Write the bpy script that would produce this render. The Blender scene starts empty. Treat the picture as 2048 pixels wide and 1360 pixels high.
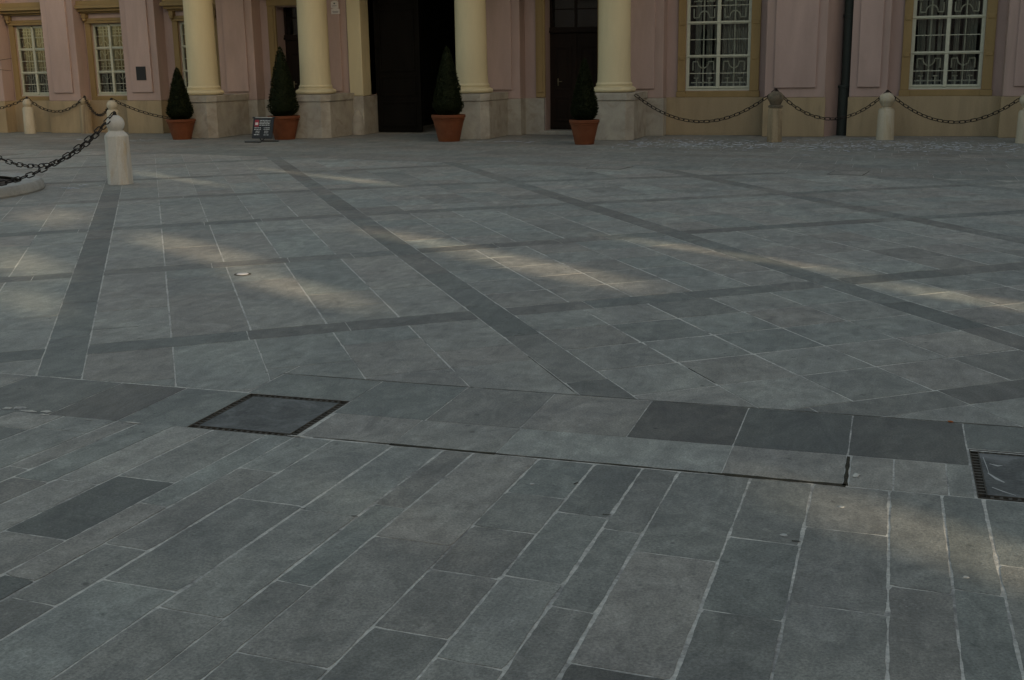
import bpy, math, random
from mathutils import Vector, Matrix, noise
random.seed(7)
S = bpy.context.scene
COL = S.collection
R = math.radians
TAU = math.tau

# ------------------------------------------------------------------ helpers
class MB:
    """collects shapes (world coordinates) and links them as ONE mesh object"""
    def __init__(s):
        s.v, s.f, s.a = [], [], []
    def add(s, vs, fs, tone=1.0):
        o = len(s.v)
        s.v += [tuple(p) for p in vs]
        s.f += [tuple(o + i for i in f) for f in fs]
        s.a += [tone] * len(fs)
    def box(s, x0, x1, y0, y1, z0, z1, tone=1.0):
        s.add([(x0,y0,z0),(x1,y0,z0),(x1,y1,z0),(x0,y1,z0),(x0,y0,z1),(x1,y0,z1),(x1,y1,z1),(x0,y1,z1)],
              [(3,2,1,0),(4,5,6,7),(0,1,5,4),(1,2,6,5),(2,3,7,6),(3,0,4,7)], tone)
    def prism(s, poly, z0, z1, tone=1.0):
        n = len(poly)
        s.add([(x,y,z0) for x,y in poly] + [(x,y,z1) for x,y in poly],
              [tuple(range(n-1,-1,-1)), tuple(range(n,2*n))] + [(i,(i+1)%n,n+(i+1)%n,n+i) for i in range(n)], tone)
    def lathe(s, prof, cx, cy, cz=0, seg=32, a0=0.0):
        vs, fs = [], []
        n = len(prof)
        for i in range(seg):
            a = a0 + TAU*i/seg
            for r, z in prof:
                vs.append((cx + r*math.cos(a), cy + r*math.sin(a), cz + z))
        for i in range(seg):
            j = (i+1) % seg
            for k in range(n-1):
                fs.append((i*n+k, j*n+k, j*n+k+1, i*n+k+1))
        fs.append(tuple(i*n for i in range(seg-1,-1,-1)))
        fs.append(tuple(i*n+n-1 for i in range(seg)))
        s.add(vs, fs)
    def tube(s, pts, r, seg=6, closed=False):
        pts = [Vector(p) for p in pts]
        n = len(pts)
        rr = r if isinstance(r, (list, tuple)) else [r]*n
        vs, fs = [], []
        ref = None
        for i, p in enumerate(pts):
            if closed: t = pts[(i+1) % n] - pts[i-1]
            else: t = pts[min(i+1,n-1)] - pts[max(i-1,0)]
            t.normalize()
            if ref is None:
                ref = Vector((0,0,1)) if abs(t.z) < 0.9 else Vector((1,0,0))
            u = t.cross(ref).normalized(); w = u.cross(t).normalized(); ref = w
            for k in range(seg):
                a = TAU*k/seg
                vs.append(p + (u*math.cos(a) + w*math.sin(a))*rr[i])
        for i in range(n if closed else n-1):
            j = (i+1) % n
            for k in range(seg):
                m = (k+1) % seg
                fs.append((i*seg+k, i*seg+m, j*seg+m, j*seg+k))
        if not closed:
            fs.append(tuple(range(seg-1,-1,-1))); fs.append(tuple((n-1)*seg+k for k in range(seg)))
        s.add(vs, fs)
    def wall(s, axis, c0, c1, u0, u1, z0, z1, holes):
        """solid wall slab with rectangular holes; axis 'y': u is x, slab y c0..c1; axis 'x': u is y"""
        us = sorted({u0,u1} | {min(max(h[k],u0),u1) for h in holes for k in (0,1)})
        zs = sorted({z0,z1} | {min(max(h[k],z0),z1) for h in holes for k in (2,3)})
        nu, nz = len(us)-1, len(zs)-1
        def solid(i,j):
            if i<0 or j<0 or i>=nu or j>=nz: return False
            um, zm = (us[i]+us[i+1])/2, (zs[j]+zs[j+1])/2
            return not any(h[0]<um<h[1] and h[2]<zm<h[3] for h in holes)
        P = (lambda u,c,z:(u,c,z)) if axis=='y' else (lambda u,c,z:(c,u,z))
        for i in range(nu):
            for j in range(nz):
                if not solid(i,j): continue
                a,b,p,q = us[i],us[i+1],zs[j],zs[j+1]
                fl = axis=='x'
                def quad(*vs):
                    s.add(list(reversed(vs)) if fl else vs, [(0,1,2,3)])
                quad(P(a,c0,p),P(b,c0,p),P(b,c0,q),P(a,c0,q))
                quad(P(b,c1,p),P(a,c1,p),P(a,c1,q),P(b,c1,q))
                if not solid(i-1,j): quad(P(a,c1,p),P(a,c0,p),P(a,c0,q),P(a,c1,q))
                if not solid(i+1,j): quad(P(b,c0,p),P(b,c1,p),P(b,c1,q),P(b,c0,q))
                if not solid(i,j-1): quad(P(a,c0,p),P(a,c1,p),P(b,c1,p),P(b,c0,p))
                if not solid(i,j+1): quad(P(a,c0,q),P(b,c0,q),P(b,c1,q),P(a,c1,q))
    def build(s, name, mat, parent=None, smooth=False, bevel=0, attr=False, weld=False):
        me = bpy.data.meshes.new(name)
        off = Vector((0,0,0))
        q = parent
        while q is not None:
            off += q.location; q = q.parent
        me.from_pydata([tuple(Vector(p) - off) for p in s.v], [], s.f)
        for m in (mat if isinstance(mat, (list, tuple)) else [mat]): me.materials.append(m)
        if attr:
            at = me.attributes.new('tone', 'FLOAT', 'FACE')
            at.data.foreach_set('value', s.a)
        if smooth:
            me.polygons.foreach_set('use_smooth', [True]*len(me.polygons))
        me.update()
        o = bpy.data.objects.new(name, me)
        COL.objects.link(o)
        if parent is not None: o.parent = parent
        if smooth == 'auto':
            try: me.set_sharp_from_angle(angle=R(35))
            except Exception: pass
        if weld:
            w = o.modifiers.new('weld', 'WELD'); w.merge_threshold = 0.0005
        if bevel:
            b = o.modifiers.new('bevel', 'BEVEL'); b.width = bevel; b.segments = 2; b.limit_method = 'ANGLE'; b.angle_limit = R(40)
        return o

def tag(o, label, cat, group=None):
    o['label'] = label; o['category'] = cat
    if group: o['group'] = group
    return o
def thing(name, label, cat, loc, group=None):
    o = bpy.data.objects.new(name, None); COL.objects.link(o)
    o.empty_display_size = 0.2
    o.location = loc
    return tag(o, label, cat, group)
def struct(o, kind='structure'):
    o['kind'] = kind
    return o

# ------------------------------------------------------------------ materials
def newmat(name):
    m = bpy.data.materials.new(name); m.use_nodes = True
    nt = m.node_tree
    return m, nt, nt.nodes['Principled BSDF']
def N(nt, t, **kw):
    n = nt.nodes.new(t)
    for k, v in kw.items():
        if k in n.inputs: n.inputs[k].default_value = v
        else: setattr(n, k, v)
    return n
def ramp(nt, src, stops):
    r = nt.nodes.new('ShaderNodeValToRGB'); e = r.color_ramp.elements
    while len(e) > len(stops): e.remove(e[-1])
    while len(e) < len(stops): e.new(0.5)
    for i, (p, c) in enumerate(stops):
        e[i].position = p; e[i].color = (c, c, c, 1) if not isinstance(c, tuple) else (*c, 1)
    nt.links.new(src, r.inputs[0])
    return r.outputs[0]
def mix(nt, fac, a, b, blend='MIX'):
    m = nt.nodes.new('ShaderNodeMix'); m.data_type = 'RGBA'; m.blend_type = blend; m.clamp_factor = True
    for i, v in ((0, fac), (6, a), (7, b)):
        if hasattr(v, 'is_linked'): nt.links.new(v, m.inputs[i])
        else: m.inputs[i].default_value = v if i == 0 else ((*v, 1) if len(v) == 3 else v)
    return m.outputs[2]
def noise_out(nt, co, scale, detail=4, rough=0.55, dist=0.0):
    n = N(nt, 'ShaderNodeTexNoise'); n.inputs['Scale'].default_value = scale
    n.inputs['Detail'].default_value = detail; n.inputs['Roughness'].default_value = rough
    n.inputs['Distortion'].default_value = dist
    nt.links.new(co, n.inputs['Vector'])
    return n.outputs['Fac']
def wpos(nt):
    return N(nt, 'ShaderNodeNewGeometry').outputs['Position']

def stone(name, col, var=0.25, fine=0.18, scale=2.0, rough=0.85, bump=0.25, attr=False, stain=None, stain_amt=0.5,
          fine_scale=60, streak=False, spec=0.3, pits=0.0):
    m, nt, b = newmat(name)
    co = wpos(nt)
    if streak:
        mp = N(nt, 'ShaderNodeMapping'); mp.inputs['Scale'].default_value = (1, 1, 0.22)
        nt.links.new(co, mp.inputs['Vector']); sco = mp.outputs[0]
    else: sco = co
    n1 = noise_out(nt, sco, scale, 5, 0.6, 0.3)
    n2 = noise_out(nt, co, fine_scale, 3, 0.7)
    c = mix(nt, ramp(nt, n1, [(0.3, 0.0), (0.72, 1.0)]), tuple(x*(1-var) for x in col), tuple(min(1, x*(1+var)) for x in col))
    c = mix(nt, 1.0, c, ramp(nt, n2, [(0.25, 1-fine), (0.75, 1+fine)]), 'MULTIPLY')
    if stain:
        n3 = noise_out(nt, sco, scale*0.8+0.37, 6, 0.65, 0.8)
        f = ramp(nt, n3, [(0.5, 0.0), (0.72, stain_amt)])
        c = mix(nt, f, c, stain)
    if attr:
        a = N(nt, 'ShaderNodeAttribute', attribute_name='tone')
        c = mix(nt, 1.0, c, a.outputs['Color'], 'MULTIPLY')
    if pits:
        v = N(nt, 'ShaderNodeTexVoronoi'); v.inputs['Scale'].default_value = 26
        nt.links.new(co, v.inputs['Vector'])
        big = noise_out(nt, co, 1.3, 2)
        f = N(nt, 'ShaderNodeMath', operation='MULTIPLY')
        nt.links.new(ramp(nt, v.outputs['Distance'], [(0.10, 1.0), (0.2, 0.0)]), f.inputs[0])
        nt.links.new(ramp(nt, big, [(0.5, 0.0), (0.62, pits)]), f.inputs[1])
        c = mix(nt, f.outputs[0], c, tuple(min(1, x*1.9) for x in col))
    nt.links.new(c, b.inputs['Base Color'])
    b.inputs['Roughness'].default_value = rough
    b.inputs['Specular IOR Level'].default_value = spec
    if bump:
        bp = N(nt, 'ShaderNodeBump'); bp.inputs['Strength'].default_value = bump; bp.inputs['Distance'].default_value = 0.01
        nt.links.new(n2, bp.inputs['Height']); nt.links.new(bp.outputs[0], b.inputs['Normal'])
    return m

def plain(name, col, rough=0.5, metal=0.0, spec=0.4):
    m, nt, b = newmat(name)
    co = wpos(nt)
    n = noise_out(nt, co, 14, 4)
    nt.links.new(mix(nt, n, tuple(x*0.8 for x in col), tuple(min(1, x*1.2) for x in col)), b.inputs['Base Color'])
    b.inputs['Roughness'].default_value = rough; b.inputs['Metallic'].default_value = metal
    b.inputs['Specular IOR Level'].default_value = spec
    return m

def paving(name, col, fine=0.40):
    """worn slate slabs: one tone per slab, mottling, darker damp stains, pale scuffs and pores"""
    m, nt, b = newmat(name)
    co = wpos(nt)
    a = N(nt, 'ShaderNodeAttribute', attribute_name='tone')
    big = noise_out(nt, co, 1.6, 6, 0.62, 0.5)
    mid = noise_out(nt, co, 9, 5, 0.7, 0.4)
    sp = noise_out(nt, co, 110, 2, 0.8)
    c = mix(nt, ramp(nt, big, [(0.3, 0.0), (0.7, 1.0)]), tuple(x*k for x, k in zip(col, (0.88, 0.86, 0.86))), tuple(x*k for x, k in zip(col, (1.16, 1.13, 1.08))))
    c = mix(nt, 1.0, c, ramp(nt, mid, [(0.28, 0.76), (0.72, 1.24)]), 'MULTIPLY')
    c = mix(nt, 1.0, c, ramp(nt, sp, [(0.25, 1-fine), (0.75, 1+fine)]), 'MULTIPLY')
    st = noise_out(nt, co, 3.1, 4, 0.6, 1.2)
    c = mix(nt, ramp(nt, st, [(0.58, 0.0), (0.74, 0.5)]), c, tuple(x*0.5 for x in col))
    # pale flecks, in patches
    v = N(nt, 'ShaderNodeTexVoronoi'); v.inputs['Scale'].default_value = 34
    nt.links.new(co, v.inputs['Vector'])
    f = N(nt, 'ShaderNodeMath', operation='MULTIPLY')
    nt.links.new(ramp(nt, v.outputs['Distance'], [(0.08, 1.0), (0.16, 0.0)]), f.inputs[0])
    nt.links.new(ramp(nt, noise_out(nt, co, 2.2, 2), [(0.56, 0.0), (0.66, 0.5)]), f.inputs[1])
    c = mix(nt, f.outputs[0], c, tuple(x*2.0 for x in col))
    # small dark pores
    v2 = N(nt, 'ShaderNodeTexVoronoi'); v2.inputs['Scale'].default_value = 11
    nt.links.new(co, v2.inputs['Vector'])
    f2 = N(nt, 'ShaderNodeMath', operation='MULTIPLY')
    nt.links.new(ramp(nt, v2.outputs['Distance'], [(0.05, 1.0), (0.12, 0.0)]), f2.inputs[0])
    nt.links.new(ramp(nt, mid, [(0.5, 0.0), (0.6, 0.6)]), f2.inputs[1])
    c = mix(nt, f2.outputs[0], c, tuple(x*0.35 for x in col))
    # worn, lighter scuffs and darker walked-in grime, both irregular
    mp = N(nt, 'ShaderNodeMapping'); mp.inputs['Scale'].default_value = (1.0, 0.45, 1.0); mp.inputs['Rotation'].default_value = (0, 0, 0.6)
    nt.links.new(co, mp.inputs['Vector'])
    sc = noise_out(nt, mp.outputs[0], 5.5, 6, 0.75, 1.5)
    c = mix(nt, 1.0, c, ramp(nt, sc, [(0.30, 0.76), (0.50, 1.02), (0.70, 1.32)]), 'MULTIPLY')
    gr = noise_out(nt, co, 22, 5, 0.8, 0.8)
    c = mix(nt, ramp(nt, gr, [(0.56, 0.0), (0.72, 0.55)]), c, tuple(x*0.62 for x in col))
    v3 = N(nt, 'ShaderNodeTexVoronoi'); v3.inputs['Scale'].default_value = 6.5
    nt.links.new(co, v3.inputs['Vector'])
    f3 = N(nt, 'ShaderNodeMath', operation='MULTIPLY')
    nt.links.new(ramp(nt, v3.outputs['Distance'], [(0.05, 1.0), (0.13, 0.0)]), f3.inputs[0])
    nt.links.new(ramp(nt, gr, [(0.46, 0.0), (0.56, 0.75)]), f3.inputs[1])
    c = mix(nt, f3.outputs[0], c, tuple(x*0.35 for x in col))
    # each stone its own hue: from warm grey to green grey
    ws = N(nt, 'ShaderNodeMath', operation='MULTIPLY'); nt.links.new(a.outputs['Fac'], ws.inputs[0]); ws.inputs[1].default_value = 917.3
    wn = N(nt, 'ShaderNodeTexWhiteNoise', noise_dimensions='1D'); nt.links.new(ws.outputs[0], wn.inputs['W'])
    c = mix(nt, 1.0, c, mix(nt, wn.outputs['Value'], (0.92, 0.984, 0.95), (1.0, 0.954, 0.902)), 'MULTIPLY')
    c = mix(nt, 1.0, c, a.outputs['Color'], 'MULTIPLY')
    nt.links.new(c, b.inputs['Base Color'])
    rr = ramp(nt, mid, [(0.3, 0.62), (0.7, 0.82)])
    nt.links.new(rr, b.inputs['Roughness'])
    b.inputs['Specular IOR Level'].default_value = 0.35
    add = N(nt, 'ShaderNodeMath', operation='ADD'); nt.links.new(mid, add.inputs[0]); nt.links.new(sp, add.inputs[1])
    bp = N(nt, 'ShaderNodeBump'); bp.inputs['Strength'].default_value = 0.3; bp.inputs['Distance'].default_value = 0.006
    nt.links.new(add.outputs[0], bp.inputs['Height']); nt.links.new(bp.outputs[0], b.inputs['Normal'])
    return m

def mortar():
    m, nt, b = newmat('pale_mortar')
    co = wpos(nt)
    big = noise_out(nt, co, 2.6, 5, 0.7, 0.6)
    fine = noise_out(nt, co, 45, 4, 0.75)
    c = mix(nt, ramp(nt, big, [(0.34, 0.0), (0.52, 1.0)]), (0.22, 0.21, 0.195), (0.55, 0.52, 0.46))
    c = mix(nt, 1.0, c, ramp(nt, fine, [(0.3, 0.55), (0.7, 1.25)]), 'MULTIPLY')
    nt.links.new(c, b.inputs['Base Color']); b.inputs['Roughness'].default_value = 0.95
    bp = N(nt, 'ShaderNodeBump'); bp.inputs['Strength'].default_value = 0.6; bp.inputs['Distance'].default_value = 0.01
    nt.links.new(fine, bp.inputs['Height']); nt.links.new(bp.outputs[0], b.inputs['Normal'])
    return m

def glass():
    m, nt, b = newmat('window_glass')
    nt.nodes.remove(b)
    out = nt.nodes['Material Output']
    t = N(nt, 'ShaderNodeBsdfTransparent'); t.inputs[0].default_value = (0.88, 0.90, 0.88, 1)
    g = N(nt, 'ShaderNodeBsdfGlossy'); g.inputs['Roughness'].default_value = 0.03
    fr = N(nt, 'ShaderNodeFresnel'); fr.inputs[0].default_value = 1.5
    mx = N(nt, 'ShaderNodeMixShader')
    nt.links.new(fr.outputs[0], mx.inputs[0]); nt.links.new(t.outputs[0], mx.inputs[1]); nt.links.new(g.outputs[0], mx.inputs[2])
    nt.links.new(mx.outputs[0], out.inputs[0])
    return m

def leafmat():
    m, nt, b = newmat('clipped_foliage')
    co = wpos(nt)
    n = noise_out(nt, co, 40, 3)
    nt.links.new(mix(nt, n, (0.004, 0.0065, 0.002), (0.022, 0.030, 0.010)), b.inputs['Base Color'])
    b.inputs['Roughness'].default_value = 0.7; b.inputs['Specular IOR Level'].default_value = 0.12
    return m

M = dict(
    pave=paving('slate_paving', (0.250, 0.245, 0.228)),
    mortar=mortar(),
    pink=stone('pink_plaster', (0.405, 0.287, 0.253), var=0.13, fine=0.06, scale=1.4, bump=0.15, stain=(0.29, 0.22, 0.185), stain_amt=0.5, streak=True),
    pinkl=stone('pink_plaster_panel', (0.425, 0.302, 0.268), var=0.12, fine=0.06, scale=1.7, bump=0.15, stain=(0.31, 0.23, 0.20), stain_amt=0.5, streak=True),
    ochre=stone('ochre_plaster', (0.36, 0.268, 0.165), var=0.16, fine=0.10, scale=1.8, bump=0.25, stain=(0.22, 0.17, 0.11), stain_amt=0.7, streak=True),
    ochred=stone('ochre_stone_surround', (0.285, 0.19, 0.088), var=0.12, fine=0.08, scale=2.5, bump=0.2, stain=(0.25, 0.17, 0.07), stain_amt=0.5, streak=True),
    cream=stone('cream_column_plaster', (0.59, 0.495, 0.315), var=0.10, fine=0.04, scale=1.5, bump=0.1, stain=(0.44, 0.38, 0.25), stain_amt=0.5, streak=True),
    ped=stone('pedestal_stone', (0.365, 0.33, 0.275), var=0.18, fine=0.12, scale=3.0, bump=0.3, stain=(0.22, 0.17, 0.13), stain_amt=0.7),
    bol=stone('bollard_limestone', (0.47, 0.41, 0.31), var=0.12, fine=0.10, scale=5, bump=0.3, stain=(0.36, 0.25, 0.12), stain_amt=0.6, streak=True),
    bolw=stone('bollard_pale_limestone', (0.53, 0.505, 0.455), var=0.12, fine=0.10, scale=5, bump=0.3, stain=(0.42, 0.28, 0.13), stain_amt=0.75, streak=True),
    bolb=stone('bollard_brown_limestone', (0.34, 0.255, 0.16), var=0.15, fine=0.1, scale=5, bump=0.3, stain=(0.16, 0.11, 0.07), stain_amt=0.7, streak=True),
    bolk=stone('bollard_blackened_stone', (0.15, 0.12, 0.085), var=0.4, fine=0.25, scale=8, bump=0.5, stain=(0.28, 0.22, 0.15), stain_amt=0.5),
    bold=stone('bollard_weathered_stone', (0.29, 0.22, 0.14), var=0.35, fine=0.2, scale=6, bump=0.5, stain=(0.12, 0.09, 0.06), stain_amt=0.8, streak=True),
    iron=plain('rusty_dark_iron', (0.028, 0.022, 0.019), 0.6, 0.6),
    frame=plain('window_frame_paint', (0.47, 0.47, 0.37), 0.5),
    glass=glass(),
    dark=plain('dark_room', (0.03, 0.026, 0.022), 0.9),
    curtain=plain('sheer_curtain', (0.38, 0.37, 0.33), 0.9),
    grille=plain('pale_grille_metal', (0.74, 0.71, 0.60), 0.5),
    wood=stone('dark_door_wood', (0.016, 0.0085, 0.005), var=0.3, fine=0.2, scale=3, rough=0.7, bump=0.2, streak=True, spec=0.15),
    gatew=stone('gate_wood', (0.010, 0.008, 0.006), var=0.3, fine=0.2, scale=3, rough=0.9, bump=0.2, streak=True, spec=0.08),
    terra=stone('terracotta', (0.155, 0.044, 0.017), var=0.14, fine=0.08, scale=6, bump=0.15, stain=(0.21, 0.08, 0.04), stain_amt=0.35, rough=0.8),
    soil=stone('soil', (0.05, 0.035, 0.025), var=0.3, fine=0.3, scale=10, bump=0.8),
    leaf=leafmat(),
    pipe=plain('green_black_pipe', (0.040, 0.050, 0.042), 0.6, 0.1),
    black=plain('black_metal', (0.016, 0.016, 0.016), 0.45, 0.2),
    bronze=plain('bronze_plaque', (0.02, 0.02, 0.024), 0.4, 0.4),
    red=plain('red_panel', (0.30, 0.02, 0.03), 0.5),
    white=plain('white_lettering', (0.62, 0.62, 0.60), 0.6),
    enamel=plain('white_enamel', (0.60, 0.55, 0.52), 0.35),
    brass=plain('worn_brass', (0.22, 0.19, 0.12), 0.5, 0.7),
    moss=stone('mossy_gap', (0.030, 0.024, 0.012), var=0.5, fine=0.4, scale=20, bump=0.8),
    castiron=stone('cast_iron', (0.085, 0.075, 0.062), var=0.3, fine=0.3, scale=12, bump=0.4, spec=0.12),
    inset=stone('drain_cover_stone', (0.105, 0.105, 0.098), var=0.35, fine=0.3, scale=6, bump=0.4, stain=(0.24, 0.24, 0.23), stain_amt=0.6),
    snow=plain('old_snow', (0.41, 0.43, 0.45), 0.8),
    kerb=stone('planter_stone', (0.33, 0.32, 0.29), var=0.15, fine=0.12, scale=4, bump=0.4, stain=(0.2, 0.19, 0.17), stain_amt=0.5),
    gum=plain('old_gum', (0.42, 0.41, 0.38), 0.8),
    orange=plain('orange_scrap', (0.45, 0.12, 0.03), 0.6),
    bark=stone('bark', (0.10, 0.07, 0.05), var=0.3, fine=0.3, scale=14, bump=0.8),
    roofm=stone('roof_tile', (0.20, 0.09, 0.06), var=0.2, fine=0.2, scale=6),
    wallp=stone('shade_wall_plaster', (0.42, 0.33, 0.27), var=0.1, fine=0.08, scale=1.5),
)

# ------------------------------------------------------------------ ground
YC = 4.57                       # front edge of the drainage channel
def gz(x, y):                   # the near paving falls 3.6 % towards the channel
    if y >= YC: return 0.0
    return 0.0358*(YC - max(y, -6.0))

def clip(poly, a, b, c):        # keep a*x+b*y <= c
    out = []
    for i in range(len(poly)):
        p, q = poly[i], poly[(i+1) % len(poly)]
        dp, dq = a*p[0]+b*p[1]-c, a*q[0]+b*q[1]-c
        if dp <= 0: out.append(p)
        if (dp < 0 < dq) or (dq < 0 < dp):
            t = dp/(dp-dq); out.append((p[0]+(q[0]-p[0])*t, p[1]+(q[1]-p[1])*t))
    return out
def area(p):
    return 0.5*sum(p[i][0]*p[(i+1)%len(p)][1]-p[(i+1)%len(p)][0]*p[i][1] for i in range(len(p)))
def inset(poly, ds):
    """convex CCW polygon, each edge moved in by its own distance"""
    n = len(poly)
    if not isinstance(ds, (list, tuple)): ds = [ds]*n
    out = poly
    for i in range(n):
        p, q = poly[i], poly[(i+1) % n]
        ex, ey = q[0]-p[0], q[1]-p[1]; l = math.hypot(ex, ey)
        if l < 1e-5: continue
        nx, ny = ey/l, -ex/l                       # outward
        out = clip(out, nx, ny, nx*p[0]+ny*p[1]-ds[i])
        if len(out) < 3: return []
    return out
def slab(mb, poly, joint, tone, jit=0.0025, seg=0.07, dz=None):
    if len(poly) < 3: return
    if area(poly) < 0: poly = poly[::-1]
    poly = inset(poly, [j/2 for j in joint] if isinstance(joint, (list, tuple)) else joint/2)
    if len(poly) < 3 or area(poly) < 0.0015: return
    pts = []
    n = len(poly)
    for i in range(n):
        p, q = poly[i], poly[(i+1) % n]
        l = math.hypot(q[0]-p[0], q[1]-p[1])
        k = max(1, int(l/seg)) if jit else 1
        nx, ny = ((q[1]-p[1])/l, -(q[0]-p[0])/l) if l > 1e-6 else (0, 0)
        for j in range(k):
            t = j/k
            x, y = p[0]+(q[0]-p[0])*t, p[1]+(q[1]-p[1])*t
            if jit:
                w = noise.noise((x*7.3, y*7.3, 3.1))*1.2 + noise.noise((x*31, y*31, 8.7))*0.9
                c = 1.6 if j == 0 else 0.0
                pts.append((x + nx*(jit*w) - (nx*jit*c), y + ny*(jit*w) - (ny*jit*c)))
            else: pts.append((x, y))
    if dz is None: dz = random.uniform(-0.0006, 0.0008)
    n = len(pts)
    vs = [(x, y, gz(x, y)+dz) for x, y in pts] + [(x, y, gz(x, y)-0.03) for x, y in pts]
    mb.add(vs, [tuple(range(n))] + [(i, n+i, n+(i+1)%n, (i+1)%n) for i in range(n)], tone)

# mortar bed: one sheet under all the slabs, following the falls
bed = MB()
BZ = 0.0012
bxs = [-36, -3.076, -2.520, 0.394, 0.950, 20]; bys = [-14, -6, YC, 5.155, 5.17, 27.2]
for i in range(5):                 # left open where the two drain covers sit
    for j in range(5):
        if i in (1, 3) and j == 2: continue
        xa, xb, ya, yb2 = bxs[i], bxs[i+1], bys[j], bys[j+1]
        za, zb = gz(0, ya)-BZ, gz(0, yb2)-BZ
        bed.add([(xa, ya, za), (xb, ya, za), (xb, yb2, zb), (xa, yb2, zb)], [(0,1,2,3)])
struct(bed.build('paving_bed', M['mortar']))
g = MB()
g.add([(-400,-400,-0.09),(400,-400,-0.09),(400,400,-0.09),(-400,400,-0.09)], [(0,1,2,3)])
struct(g.build('ground', M['soil']))

# --- long plank slabs in the foreground
pl = MB()
rt = random.Random(11)
edges = [-3.76, -3.46, -3.335, -3.145, -2.935, -2.655, -2.515, -2.325, -2.03, -1.79, -1.65, -1.355, -1.11, -0.905, -0.755, -0.465, -0.22, 0.07, 0.26, 0.41]
while edges[0] > -12: edges.insert(0, edges[0]-rt.choice([0.14, 0.19, 0.24, 0.29, 0.3]))
while edges[-1] < 6: edges.append(edges[-1]+rt.choice([0.14, 0.19, 0.24, 0.29, 0.3]))
cross = {  # left edge of the plank: (y of the joints from the channel towards the camera, tone of each slab)
    -3.46: ([3.82], [0.95, 0.9]), -3.335: ([3.70, 3.0], [0.95, 0.85, 1.0]), -3.145: ([3.73], [1.25, 1.0]),
    -2.935: ([3.84, 3.18], [0.92, 0.50, 0.88]), -2.655: ([3.58, 2.85], [1.0, 0.98, 0.50]),
    -2.515: ([4.08, 3.18, 2.71], [1.0, 0.92, 0.80, 0.72]), -2.325: ([3.74, 2.91], [0.98, 0.82, 1.08]),
    -2.03: ([3.69, 2.78], [1.12, 1.02, 0.97]), -1.79: ([3.83, 3.07], [0.82, 0.92, 0.88]),
    -1.65: ([3.52, 2.59], [1.14, 0.86, 0.72]), -1.355: ([4.11, 3.72, 3.30, 2.85], [0.82, 0.84, 0.80, 0.85, 0.72]),
    -1.11: ([3.95, 3.32], [0.66, 0.92, 1.12]), -0.905: ([3.83, 3.14], [0.86, 0.92, 0.88]),
    -0.755: ([3.65, 2.80], [0.84, 1.04, 0.55]), -0.465: ([3.88, 3.25], [0.88, 0.76, 0.76]),
    -0.22: ([4.06, 3.38], [0.92, 0.80, 0.92]), 0.07: ([3.60, 2.7], [0.92, 0.90, 0.9]), 0.26: ([3.63, 2.9], [0.78, 0.80, 0.86]),
    0.41: ([3.88, 3.1], [0.92, 0.9, 0.86]),
}
for i in range(len(edges)-1):
    a, b = edges[i], edges[i+1]
    if a < -6.5 and i % 1: continue
    c, t = cross.get(a, ([], []))
    c = list(c); t = list(t)
    y = c[-1] if c else YC - rt.uniform(0.2, 0.9)
    if not c: c.append(y); t = [rt.uniform(0.75, 1.1)]
    while y > -4.5:
        y -= rt.uniform(0.5, 1.0); c.append(y); t.append(rt.uniform(0.66, 1.12))
    top = YC - 0.004
    for k, yb in enumerate(c):
        slope = 0.012
        P = [(a, yb+slope*0), (b, yb-slope), (b, top-(slope if k else 0)), (a, top)]
        vis = -3.9 < a < 0.7 and top > 2
        jw = 0.0075 + 0.007*rt.random()
        jx = 0.0055 + 0.004*rt.random()
        slab(pl, P, [jx, jw, jx, jw], 0.92*rt.uniform(0.91, 1.09)*(t[k] if k < len(t) else 0.9), jit=0.0034 if vis else 0, seg=0.03)
        top = yb
struct(pl.build('plank_paving', M['pave'], attr=True))

# --- drainage channel of two courses along the fall line
ch = MB()
def crs(x0, x1, y0, y1, tone, j=0.006): slab(ch, [(x0,y0),(x1,y0),(x1,y1),(x0,y1)], j, tone, jit=0.002, seg=0.05, dz=0.0)
YT = 5.555
for x0, x1, t in [(-3.10,-2.512,0.74),(-2.512,-2.03,0.74),(-2.03,-1.56,0.76),(-1.56,-1.06,0.93),(-1.06,-0.585,0.42),(-0.585,-0.10,0.46),(-0.10,0.385,0.44),(0.385,1.0,0.66)]:
    if x1 <= -2.51: crs(x0, x1, 5.165, YT, t)
    elif x0 > 0.3: crs(x0, x1, 5.185, YT, t)
    else: crs(x0, x1, 4.955, YT, t)
for x0, x1, t in [(-2.495,-2.045,0.98),(-2.045,-1.555,0.96),(-1.555,-0.585,1.12),(-0.585,-0.105,0.98)]:
    crs(x0, x1, 4.59, 4.955, t, 0.004)
for x0, x1, t in [(-0.085,0.085,0.98),(0.085,0.29,0.98),(0.29,0.385,0.95)]: crs(x0, x1, 4.57, 4.955, t, 0.005)
for x0, x1, t in [(-3.46,-3.08,0.74),(-3.86,-3.46,0.52),(-4.45,-3.86,0.62)]: crs(x0, x1, 4.56, 5.165, t)
x = -4.45
while x > -20:
    w = rt.uniform(0.4, 0.7); crs(x-w, x, 4.57, 5.165, rt.uniform(0.6, 0.95)); x -= w
x = 1.0
while x < 12:
    w = rt.uniform(0.4, 0.6); crs(x, x+w, 4.955, YT, rt.uniform(0.5, 0.9)); crs(x, x+w, 4.57, 4.955, rt.uniform(0.85, 1.1)); x += w
struct(ch.build('channel_paving', M['pave'], attr=True))
gp = MB()                        # soil and moss in the open joints beside the channel
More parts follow.
